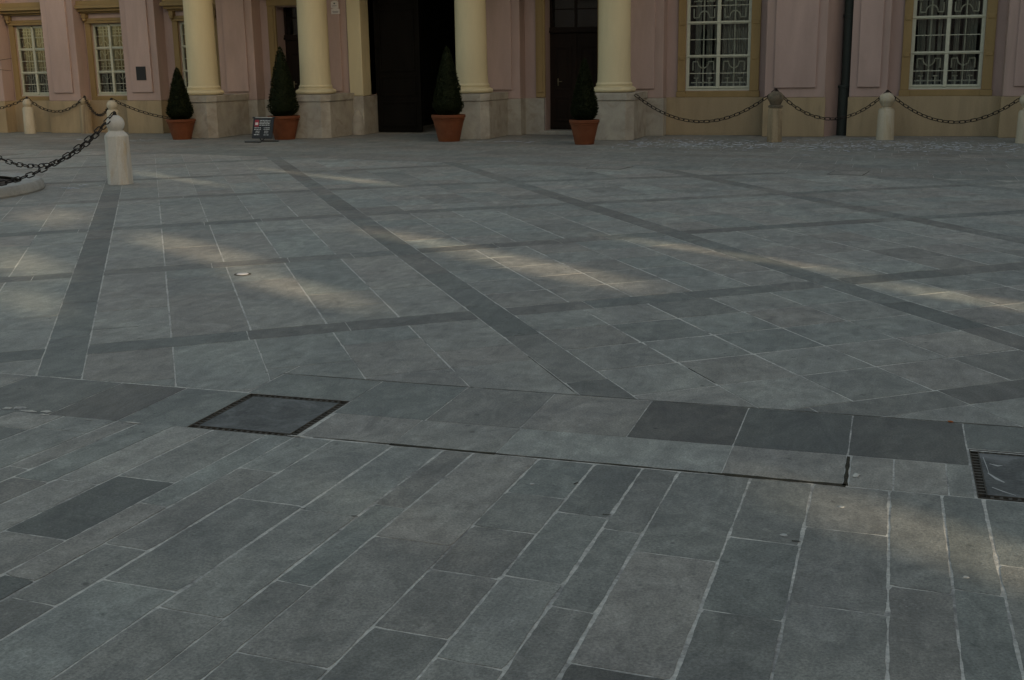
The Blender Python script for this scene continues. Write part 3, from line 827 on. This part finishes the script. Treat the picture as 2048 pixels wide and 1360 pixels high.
# window: frame object with panes, grille, curtain and recess below it
def window(x0, x1, z0, rows, big):
    yf = WD+0.05                   # face of the frame
    W = x1-x0; z1 = z0+sum(rows)
    f = MB()
    fw, mw = (0.07, 0.075) if big else (0.055, 0.06)
    f.box(x0, x0+fw, yf, yf+0.07, z0, z1); f.box(x1-fw, x1, yf, yf+0.07, z0, z1)
    xm = (x0+x1)/2
    f.box(xm-mw/2, xm+mw/2, yf-0.012, yf+0.07, z0+0.03, z1-0.03)
    zs = [z0]
    for r in rows: zs.append(zs[-1]+r)
    for k, z in enumerate(zs):
        h = 0.045 if k in (0, len(zs)-1) else 0.032
        if k == 0: za, zb = z, z+0.085
        elif k == len(zs)-1: za, zb = z-0.06, z
        else: za, zb = z-h, z+h
        for a, b in ((x0+fw, xm-mw/2), (xm+mw/2, x1-fw)): f.box(a, b, yf+0.004, yf+0.066, za, zb)
        if 0 < k < len(zs)-1: f.box(x0-0.004, x1+0.004, yf-0.022, yf+0.004, z-0.008, z+0.010)
    f.box(x0-0.015, x1+0.015, yf-0.045, yf, z0-0.012, z0+0.022)      # sill bar
    f.box(x0+0.03, x1-0.03, yf-0.02, yf, z0+0.045, z0+0.057)
    for r0, r1 in zip(zs[:-1], zs[1:]):
        zm = (r0+r1)/2
        for a, b in ((x0+fw, xm-mw/2), (xm+mw/2, x1-fw)):
            f.box(a, b, yf+0.014, yf+0.05, zm-0.0075, zm+0.0075)
    o = f.build('window', M['frame'], PAL, bevel=0.004)
    g = MB(); g.box(x0+0.01, x1-0.01, yf+0.034, yf+0.038, z0+0.01, z1-0.01); g.build('pane', M['glass'], o)
    # grille behind the glass
    gr = MB(); yg = yf+0.075; br = 0.014 if big else 0.0075
    cw = (W-2*fw-mw)/2
    for cx in (x0+fw+cw/2, x1-fw-cw/2):
        gr.tube([(cx, yg, z0+0.05), (cx, yg, z1-0.05)], br*1.3, 6)
        k = cw*0.26
        for ri, (r0, r1) in enumerate(zip(zs[:-1], zs[1:])):
            zm = (r0+r1)/2; hh = (r1-r0)/2
            if big and ri == 1: continue
            if ri == len(rows)-1 or (not big and ri == 2):
                zc = zm - hh*0.55; sg = -1
            else: zc = zm + hh*0.55; sg = 1
            # U with its two short arms in the half next to the plain row
            pts = [(cx-k*1.45, yg, zc+sg*0.05)] + [(cx-k*0.75*math.cos(a), yg, zc+sg*0.05-sg*k*0.9*math.sin(a)) for a in [math.pi*i/10 for i in range(11)]] + [(cx+k*1.45, yg, zc+sg*0.05)]
            gr.tube(pts, br, 5)
            for s2 in (-1, 1):
                gr.tube([(cx+s2*k*1.45, yg, zc+sg*0.05), (cx+s2*k*1.45, yg, zc-sg*k*0.9)], br, 5)
                zo = zm + (zm-zc)
                for q, (u0, u1) in enumerate(((0.3, 1.45), (0.1, 1.7), (0.6, 1.3))):
                    zz2 = zo + (q-1)*hh*0.27
                    gr.tube([(cx+s2*k*u0, yg, zz2), (cx+s2*k*u1, yg, zz2)], br, 5)
                gr.tube([(cx+s2*k*0.9, yg, zo-hh*0.3), (cx+s2*k*0.9, yg, zo+hh*0.3)], br, 5)
    gr.build('grille', M['grille'], o)
    # sheer curtain hanging in loose folds
    c = MB(); yc = yf+0.20
    rr = random.Random(int(x0*100))
    x = x0
    while x < x1:
        wd = rr.uniform(0.03, 0.085)
        if rr.random() < 0.72:
            n = 6; vs = []
            for i in range(n+1):
                xx = x+wd*i/n; yy = yc+0.03*math.sin(math.pi*i/n*1.7+rr.random()*0.2)
                dx = rr.uniform(-0.01, 0.01)
                vs += [(xx, yy, z0-0.2), (xx+dx, yy, z1+0.1)]
            c.add(vs, [(2*i, 2*i+2, 2*i+3, 2*i+1) for i in range(n)])
        x += wd
    c.build('curtain', M['curtain'], o)
    d = MB()                        # the dim room behind
    a0, a1, y0, y1, q0, q1 = x0-0.3, x1+0.3, WD+0.46, WD+2.2, z0-0.5, z1+0.4
    d.add([(a0,y1,q0),(a1,y1,q0),(a1,y1,q1),(a0,y1,q1),(a0,y0,q0),(a1,y0,q0),(a1,y0,q1),(a0,y0,q1)],
          [(0,1,2,3),(4,0,3,7),(1,5,6,2),(4,5,1,0),(3,2,6,7)])
    d.build('dim_room', M['dark'], o)
    return o, z1
for x0, x1 in LW+LW0:
    o, z1 = window(x0, x1, 0.945, [0.585, 0.60, 0.595], False)
    s = MB()                        # ochre surround with lintel, frieze, cornice and two brackets
    s.box(x0-0.15, x0-0.002, WD-0.06, WD+0.02, PLZ+0.003, 2.74); s.box(x1+0.002, x1+0.15, WD-0.06, WD+0.02, PLZ+0.003, 2.74)
    s.box(x0-0.002, x1+0.002, WD-0.06, WD+0.02, PLZ+0.003, 0.925)
    s.box(x0-0.15, x1+0.15, WD-0.09, WD+0.02, 2.742, 2.80); s.box(x0-0.13, x1+0.13, WD-0.06, WD+0.02, 2.803, 2.87)
    s.box(x0-0.22, x1+0.22, WD-0.13, WD+0.02, 2.99, 3.03); s.box(x0-0.26, x1+0.26, WD-0.22, WD+0.02, 3.033, 3.10)
    s.box(x0-0.30, x1+0.30, WD-0.31, WD+0.02, 3.103, 3.19); s.box(x0-0.27, x1+0.27, WD-0.25, WD+0.02, 3.193, 3.30)
    for bx in (x0-0.17, x1+0.05):
        s.box(bx, bx+0.12, WD-0.15, WD+0.02, 2.873, 2.987); s.lathe([(0.001,-0.05),(0.045,-0.03),(0.06,0.0),(0.045,0.04),(0.001,0.05)], bx+0.06, WD-0.11, 2.83, 12)
    s.build('surround', M['ochred'], o, bevel=0.008)
    s = MB(); s.box(x0-0.04, x1-(-0.04), WD-0.03, WD+0.02, 2.873, 2.987); s.build('frieze', M['pinkl'], o)
for x0, x1 in RW:
    o, z1 = window(x0, x1, 0.97, [0.725, 0.71, 0.71], True)
    s = MB()
    for a, b in ((x0-0.17, x0-0.002), (x1+0.002, x1+0.20)):
        s.box(a, b, WD-0.06, WD+0.02, PLZ+0.13, 3.14)
        for z in (1.62, 2.36): s.box(a+0.03, b-0.02, WD-0.075, WD-0.058, z, z+0.09)
        s.box(a-0.02, b+0.02, WD-0.075, WD+0.02, PLZ+0.003, PLZ+0.127)
    s.box(x0-0.002, x1+0.002, WD-0.055, WD+0.02, PLZ+0.003, 0.955)
    s.box(x0-0.2, x1+0.22, WD-0.1, WD+0.02, 3.142, 3.3); s.box(x0-0.3, x1+0.3, WD-0.25, WD+0.02, 3.5, 3.7)
    s.build('surround', M['ochred'], o, bevel=0.008)

# doors
def door(x0, x1, top, yd, transom):
    d = MB(); xm = (x0+x1)/2
    lt = transom if transom else top
    d.box(x0, x1, yd, yd+0.06, 0.09, lt)
    for a, b in ((x0, xm), (xm, x1)):
        for z0, z1 in ((0.28, 0.85), (0.98, lt-0.3)):
            for (p, q, u, v) in ((a+0.10,b-0.10,z0,z0+0.045),(a+0.10,b-0.10,z1-0.045,z1),(a+0.10,a+0.145,z0+0.045,z1-0.045),(b-0.145,b-0.10,z0+0.045,z1-0.045)):
                d.box(p, q, yd-0.022, yd, u, v)
            d.box(a+0.20, b-0.20, yd-0.014, yd, z0+0.10, z1-0.10)
        d.box(a+0.02, b-0.02, yd-0.012, yd, 0.11, 0.20)
    d.box(xm-0.035, xm+0.035, yd-0.03, yd, 0.11, lt-0.02)
    if transom:
        d.box(x0, x1, yd-0.07, yd+0.06, lt, lt+0.05); d.box(x0, x1, yd-0.045, yd+0.06, lt+0.05, lt+0.12)
        for a in (x0, xm-0.03, x1-0.06): d.box(a, a+0.06, yd, yd+0.06, lt+0.12, top)
        d.box(x0+0.06, x1-0.06, yd+0.005, yd+0.055, lt+0.5, lt+0.53)
    o = d.build('door', M['wood'], PAL, bevel=0.006)
    if transom:
        g = MB(); g.box(x0+0.03, x1-0.03, yd+0.025, yd+0.03, lt+0.1, top); g.build('transom_pane', M['glass'], o)
        k = MB(); k.box(x0-0.2, x1+0.2, yd+0.8, yd+0.9, 0, top+0.3)
        for a in (x0-0.2, x1+0.1): k.box(a, a+0.1, yd+0.1, yd+0.8, 0, top+0.3)
        k.box(x0-0.2, x1+0.2, yd+0.1, yd+0.9, top+0.301, top+0.4); k.build('dim_room', M['dark'], o)
    h = MB(); h.tube([(x0+0.20, yd-0.03, 1.18), (x0+0.20, yd-0.06, 1.18), (x0+0.30, yd-0.065, 1.18)], 0.010, 6)
    h.box(x0+0.185, x0+0.215, yd-0.028, yd-0.022, 1.08, 1.25)
    h.build('handle', M['brass'], o, True)
    st = MB(); st.box(x0-0.12, x1+0.12, WD-0.12, yd+0.1, 0.0, 0.088); st.build('doorstep', M['ped'], o, bevel=0.01)
    s = MB()
    for a, b in ((x0-0.22, x0-0.002), (x1+0.002, x1+0.22)):
        s.box(a, b, WD-0.06, WD+0.02, 0.83, top+0.02); s.box(a+0.05, b-0.05, WD-0.085, WD-0.058, 0.95, top-0.05)
    s.box(x0-0.22, x1+0.22, WD-0.08, WD+0.02, top+0.022, top+0.2); s.box(x0-0.3, x1+0.3, WD-0.2, WD+0.02, top+0.203, top+0.34)
    s.build('surround', M['ochred'], o, bevel=0.008)
door(-14.38, -13.16, 3.01, WD+0.36, 2.24)
door(-7.60, -6.38, 3.35, WD+0.36, 2.27)

# carriage gate: left leaf shut, right leaf folded back into the dark passage
gt = MB(); x0, x1, yd = -11.96, -10.80, WD+0.30
gt.box(x0, x1, yd, yd+0.08, 0.02, 4.2)
for u, v in ((0.15, 0.75), (0.88, 1.35), (1.45, 2.9), (3.0, 4.1)):
    for (p, q, a, b) in ((x0+0.12,x1-0.12,u,u+0.05),(x0+0.12,x1-0.12,v-0.05,v),(x0+0.12,x0+0.17,u+0.05,v-0.05),(x1-0.17,x1-0.12,u+0.05,v-0.05)): gt.box(p, q, yd-0.03, yd, a, b)
gt.build('gate_leaf', M['gatew'], PAL, bevel=0.006)
gt = MB(); gt.box(-9.72, -9.64, WD+0.46, WD+1.6, 0.02, 4.2); gt.build('gate_leaf', M['gatew'], PAL)
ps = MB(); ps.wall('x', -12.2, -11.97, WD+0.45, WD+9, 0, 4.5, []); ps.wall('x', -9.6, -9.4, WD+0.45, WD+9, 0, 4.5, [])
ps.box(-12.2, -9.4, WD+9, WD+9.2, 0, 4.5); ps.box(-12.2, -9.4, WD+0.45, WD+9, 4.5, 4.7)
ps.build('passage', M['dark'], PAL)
ps = MB(); ps.box(-11.965, -9.605, WD-0.02, WD+8.99, -0.02, 0.004); ps.build('passage_floor', M['ped'], PAL)
for a, b, s in ((-12.31,-11.96,1), (-9.62,-9.27,-1)):
    m = MB(); m.box(a, b, PF-0.05, WD+0.44, PLZ+0.08, 4.2); o = m.build('gate_pier', M['cream'], PAL, bevel=0.02)
    q = MB(); q.box(a-0.04, b+0.02*s if s > 0 else b+0.04, PF-0.10, WD+0.43, 0, PLZ+0.077); q.build('pier_base', M['ped'], o, bevel=0.02)
    xc = a+0.2 if s > 0 else b-0.2
    q = MB(); q.lathe([(0.001,0),(0.17,0),(0.165,0.2),(0.12,0.42),(0.06,0.55),(0.001,0.58)], xc, PF-0.10, 0, 20); q.build('guard_stone', M['ped'], o, 'auto')

# columns on chamfered pedestals under a balcony
for cx, fy in ((-15.55, 24.35), (-12.71, 24.52), (-8.89, 24.52), (-5.68, 24.50)):
    cy = fy+0.53
    c = MB()
    c.lathe([(0.36,1.19),(0.352,1.25),(0.345,1.5),(0.335,3.2),(0.315,4.0),(0.31,4.25)], cx, cy, 0, 56)
    c.lathe([(0.34,4.25),(0.36,4.28),(0.36,4.32),(0.33,4.33),(0.40,4.42),(0.42,4.5)], cx, cy, 0, 40)
    o = c.build('column', M['cream'], PAL, 'auto')
    b = MB()
    tr = [(0.40+0.065*math.cos(R(a)), 1.035+0.055*math.sin(R(a))) for a in range(-90, 91, 15)]
    b.lathe([(0.30,0.978)]+tr+[(0.405,1.093),(0.405,1.105),(0.375,1.115),(0.385,1.135),(0.385,1.16),(0.36,1.19),(0.3,1.191)], cx, cy, 0, 56)
    b.build('column_base', M['cream'], o, 'auto')
    p = MB()
    h, k, ch2 = 0.36, 0.50, 0.20
    def oct_(e): return [(cx-h-e, fy-e), (cx+h+e, fy-e), (cx+k+e, fy+ch2-e*0.4), (cx+k+e, 26.04), (cx-k-e, 26.04), (cx-k-e, fy+ch2-e*0.4)]
    p.prism(oct_(0.0), 0, 0.82); p.prism(oct_(0.022), 0.822, 0.976)
    p.build('pedestal', M['ped'], o, bevel=0.012)
b = MB(); b.box(-16.6, -4.6, 23.9, WD-0.4, 4.52, 4.95); b.box(-16.75, -4.45, 23.75, WD-0.4, 4.953, 5.1)
b.build('balcony', M['ochre'], PAL, bevel=0.02)
b = MB(); b.box(-30, 10, WD-0.3, WD+0.5, TOP, TOP+0.4); b.box(-30.2, 10.2, WD-0.6, WD+0.6, TOP+0.403, TOP+0.8)
b.build('cornice', M['ochre'], PAL, bevel=0.02)

# downpipe with collars and a cast shoe
m = MB(); px, py = -0.985, 26.62
m.tube([(px, py, 1.0), (px, py, TOP)], 0.105, 20)
o = m.build('downpipe', M['pipe'], PAL, 'auto')
m = MB(); m.tube([(px-0.035, py, 0.0), (px-0.03, py, 1.04)], 0.125, 20); m.lathe([(0.126,0),(0.145,0.005),(0.145,0.05),(0.126,0.055)], px-0.03, py, 1.0, 20); m.build('pipe_shoe', M['pipe'], o, 'auto')
for z in (2.45, 4.2):
    m = MB(); m.lathe([(0.106,0),(0.125,0.003),(0.125,0.06),(0.106,0.063)], px, py, z, 20); m.box(px-0.03, px+0.03, py+0.12, 26.84, z+0.01, z+0.05); m.build('pipe_collar', M['pipe'], o, 'auto')

# plates on the wall
def plate(x0, x1, z0, z1, y, name, label, cat, mat, arch=False, marks=()):
    t = thing(name, label, cat, ((x0+x1)/2, y, z0))
    m = MB()
    prof = [(x0,z0),(x1,z0),(x1,z1)] + ([(x1-(x1-x0)*k/8, z1+0.03*math.sin(math.pi*k/8)) for k in range(1,8)] if arch else []) + [(x0,z1)]
    n = len(prof)
    m.add([(x,y-0.014,z) for x,z in prof]+[(x,y,z) for x,z in prof], [tuple(range(n)), tuple(range(2*n-1,n-1,-1))]+[(i,n+i,n+(i+1)%n,(i+1)%n) for i in range(n)])
    m.build('plate', M[mat], t, bevel=0.004)
    if marks:
        q = MB()
        for a, b, c, d in marks: q.box(x0+a*(x1-x0), x0+b*(x1-x0), y-0.0165, y-0.0142, z0+c*(z1-z0), z0+d*(z1-z0))
        q.build('lettering', M['bronze'], t)
yp = PF-0.045
plate(-12.69, -12.50, 2.925, 3.06, yp, 'wall_plate', 'small white enamel plate with arched top, upper of two beside the gateway', 'wall plate', 'enamel', True, ((0.38,0.58,0.62,0.85),(0.2,0.78,0.30,0.38)))
plate(-12.69, -12.47, 2.785, 2.895, yp, 'wall_plate', 'small white enamel plate with faint grey lettering, lower of two beside the gateway', 'wall plate', 'enamel', True, ((0.15,0.85,0.52,0.60),(0.2,0.8,0.28,0.35)))
plate(-18.16, -17.88, 1.32, 1.655, PF-0.045, 'wall_plaque', 'dark rectangular plaque on the pink pilaster left of the columns', 'plaque', 'bronze')

# ------------------------------------------------------------------ planter ring and bare tree at the left edge
RC = Vector((-13.0, 12.75, 0)); RO = 1.98
t = thing('tree_planter', 'low round stone planter ring filled with dark soil, cut by the left edge', 'planter', RC)
m = MB()
m.lathe([(RO-0.30,0.0),(RO,0.0),(RO+0.01,0.02),(RO-0.005,0.10),(RO-0.04,0.135),(RO-0.24,0.145),(RO-0.30,0.11)], RC.x, RC.y, 0, 64)
m.f = [f for f in m.f if len(f) == 4]
m.build('kerb_ring', M['kerb'], t, 'auto')
m = MB(); m.lathe([(0.001,-0.01),(RO-0.305,-0.01),(RO-0.305,0.07),(RO-0.6,0.10),(0.001,0.13)], RC.x, RC.y, 0, 40); m.build('soil', M['soil'], t, True)
t = thing('bare_tree', 'leafless tree of which only thin twigs reach in at the left edge', 'tree', RC)
m = MB(); m.tube([RC+Vector((0,0,0.1)), RC+Vector((0.02,0.02,1.0)), RC+Vector((-0.03,0.02,2.2)), RC+Vector((0.05,0,3.4))], [0.13,0.10,0.085,0.05], 10); m.build('trunk', M['bark'], t, True)
m = MB(); rb = random.Random(4)
def branch(p, d, l, r, lev):
    pts = [p]
    for k in range(4):
        d = (d + Vector((rb.gauss(0,.16), rb.gauss(0,.16), rb.gauss(0.03,.12)))).normalized()
        pts.append(pts[-1]+d*l/4)
    m.tube(pts, [r, r*0.85, r*0.7, r*0.55, r*0.35], 5)
    if lev > 0:
        for k in range(4):
            branch(pts[rb.choice([2,3,4])], (d+Vector((rb.gauss(0,.6), rb.gauss(0,.6), rb.gauss(.1,.5)))).normalized(), l*0.6, r*0.5, lev-1)
for k in range(11):
    a = k*2.4
    branch(RC+Vector((0,0,1.9+0.14*k)), Vector((math.cos(a), math.sin(a), 0.55)).normalized(), 1.25, 0.03, 2)
branch(RC+Vector((-0.02,0.02,1.35)), Vector((0.05,0.95,0.2)).normalized(), 1.0, 0.02, 1)
tp = RC+Vector((-0.02,0.02,1.45))
for e1, e2, e3 in (((-13.05,13.9,1.66),(-12.25,14.0,1.74),(-11.83,14.05,1.79)), ((-13.0,13.8,1.62),(-12.2,13.95,1.66),(-11.82,14.0,1.62))):
    m.tube([tp, e1, e2, e3], [0.02,0.011,0.006,0.003], 5)
m.build('branches', M['bark'], t, True)

# ------------------------------------------------------------------ unseen wall added to shade the court and shape its sun patches; rear wing
EL = R(13.0); HX, HY = 0.83, -0.558
n_ = math.hypot(HX, HY); HX /= n_; HY /= n_
WX = 20.0
patches = [  # centre of the sunlit patch on the paving, its length along the sun and its width
    (-6.1, 9.35, 2.4, 0.50), (-4.35, 7.9, 1.9, 0.42), (-8.6, 16.4, 2.6, 0.20), (-7.3, 15.6, 1.6, 0.30), (-9.55, 17.0, 0.5, 0.22), (-4.3, 10.35, 1.9, 0.40), (-2.75, 9.15, 2.2, 0.50),
    (-1.35, 10.15, 2.7, 0.25), (0.75, 8.45, 2.2, 0.34), (-9.1, 11.15, 1.0, 0.75), (-7.25, 8.35, 1.6, 0.55), (-6.0, 6.95, 0.9, 0.40),
    (-10.3, 15.45, 3.2, 0.22), (0.32, 3.96, 1.5, 0.42), (-1.88, 3.80, 0.3, 0.22),
]
hl = []
for cx, cy, L, wd in patches:
    tt = (WX-cx)/HX
    yy = cy+HY*tt; zz1 = tt*math.tan(EL)
    hl.append((yy-wd/HX/2, yy+wd/HX/2, zz1-L*math.tan(EL)/2, zz1+L*math.tan(EL)/2))
wing = thing('shade_wall', 'added plaster wall with tiled capping, unseen at right, openings shaped for the sun patches', 'building', (WX, 0, 0))
m = MB(); m.wall('x', WX, WX+0.12, -26, 27, 0, 16.5, hl); m.build('wall', M['wallp'], wing)
m = MB(); m.add([(WX-0.6,-26.3,16.2),(WX-0.6,27.3,16.2),(WX+0.15,27.3,16.9),(WX+0.15,-26.3,16.9),(WX-0.6,-26.3,16.1),(WX-0.6,27.3,16.1),(WX+0.15,27.3,16.5),(WX+0.15,-26.3,16.5)],
      [(3,2,1,0),(4,5,6,7),(0,1,5,4),(1,2,6,5),(2,3,7,6),(3,0,4,7)]); m.build('roof', M['roofm'], wing)

rear = thing('rear_wing', 'pink wing with rows of dark windows behind the camera, outside the frame', 'building', (-10, -24, 0))
m = MB(); ho = [(x, x+1.4, z, z+2.2) for x in range(-44, 17, 4) for z in (1.2, 5.4, 9.0)]
m.wall('y', -24.6, -24, -46, 19.5, 0, 12.5, ho); m.build('wall', M['pink'], rear)
m = MB()
for a, b, c, d in ho: m.add([(b+0.1,-24.3,c-0.1),(a-0.1,-24.3,c-0.1),(a-0.1,-24.3,d+0.1),(b+0.1,-24.3,d+0.1)], [(0,1,2,3)])
o = m.build('window_row', M['dark'], rear); o['kind'] = 'stuff'
m = MB(); m.box(-46.5, 19.7, -24.9, -23.6, 12.503, 13.0); m.build('cornice', M['ochre'], rear)

# ------------------------------------------------------------------ light, sky, camera
sun = bpy.data.lights.new('sun', 'SUN'); sun.energy = 2.6; sun.angle = R(0.55); sun.color = (1.0, 0.98, 0.93)
so = bpy.data.objects.new('sun', sun); COL.objects.link(so)
sd = Vector((HX*math.cos(EL), HY*math.cos(EL), math.sin(EL)))
so.rotation_euler = sd.to_track_quat('Z', 'Y').to_euler()
so.location = (30, -20, 30)
wd = bpy.data.worlds.new('World'); S.world = wd; wd.use_nodes = True
nt = wd.node_tree
sky = nt.nodes.new('ShaderNodeTexSky'); sky.sky_type = 'NISHITA'; sky.sun_disc = False
sky.sun_elevation = EL; sky.sun_rotation = math.atan2(HX, HY); sky.air_density = 1.0; sky.dust_density = 1.5
bg = nt.nodes['Background']; bg.inputs[1].default_value = 0.15
nt.links.new(sky.outputs[0], bg.inputs[0])

cam = bpy.data.cameras.new('camera'); co = bpy.data.objects.new('camera', cam); COL.objects.link(co)
cam.sensor_width = 36; cam.lens = 36*2352.56/2048; cam.clip_start = 0.05; cam.clip_end = 1500
Rv, Uv, Fv = Vector((0.95295969,0.30276189,-0.01424999)), Vector((-0.05659848,0.22394072,0.97295795)), Vector((-0.29776574,0.92638318,-0.23054234))
mw = Matrix((Rv, Uv, -Fv)).transposed().to_4x4(); mw.translation = Vector((0, 0, 1.65))
co.matrix_world = mw
S.camera = co
S.render.filter_size = 2.1
vs = S.view_settings
vs.view_transform = 'Standard'; vs.look = 'None'; vs.gamma = 1.0; vs.use_curve_mapping = False
vs.exposure = 1.0
try:
    vs.use_white_balance = True; vs.white_balance_temperature = 9000; vs.white_balance_tint = 10
except Exception: pass
S.cycles.max_bounces = 8
S.cycles.use_denoising = True
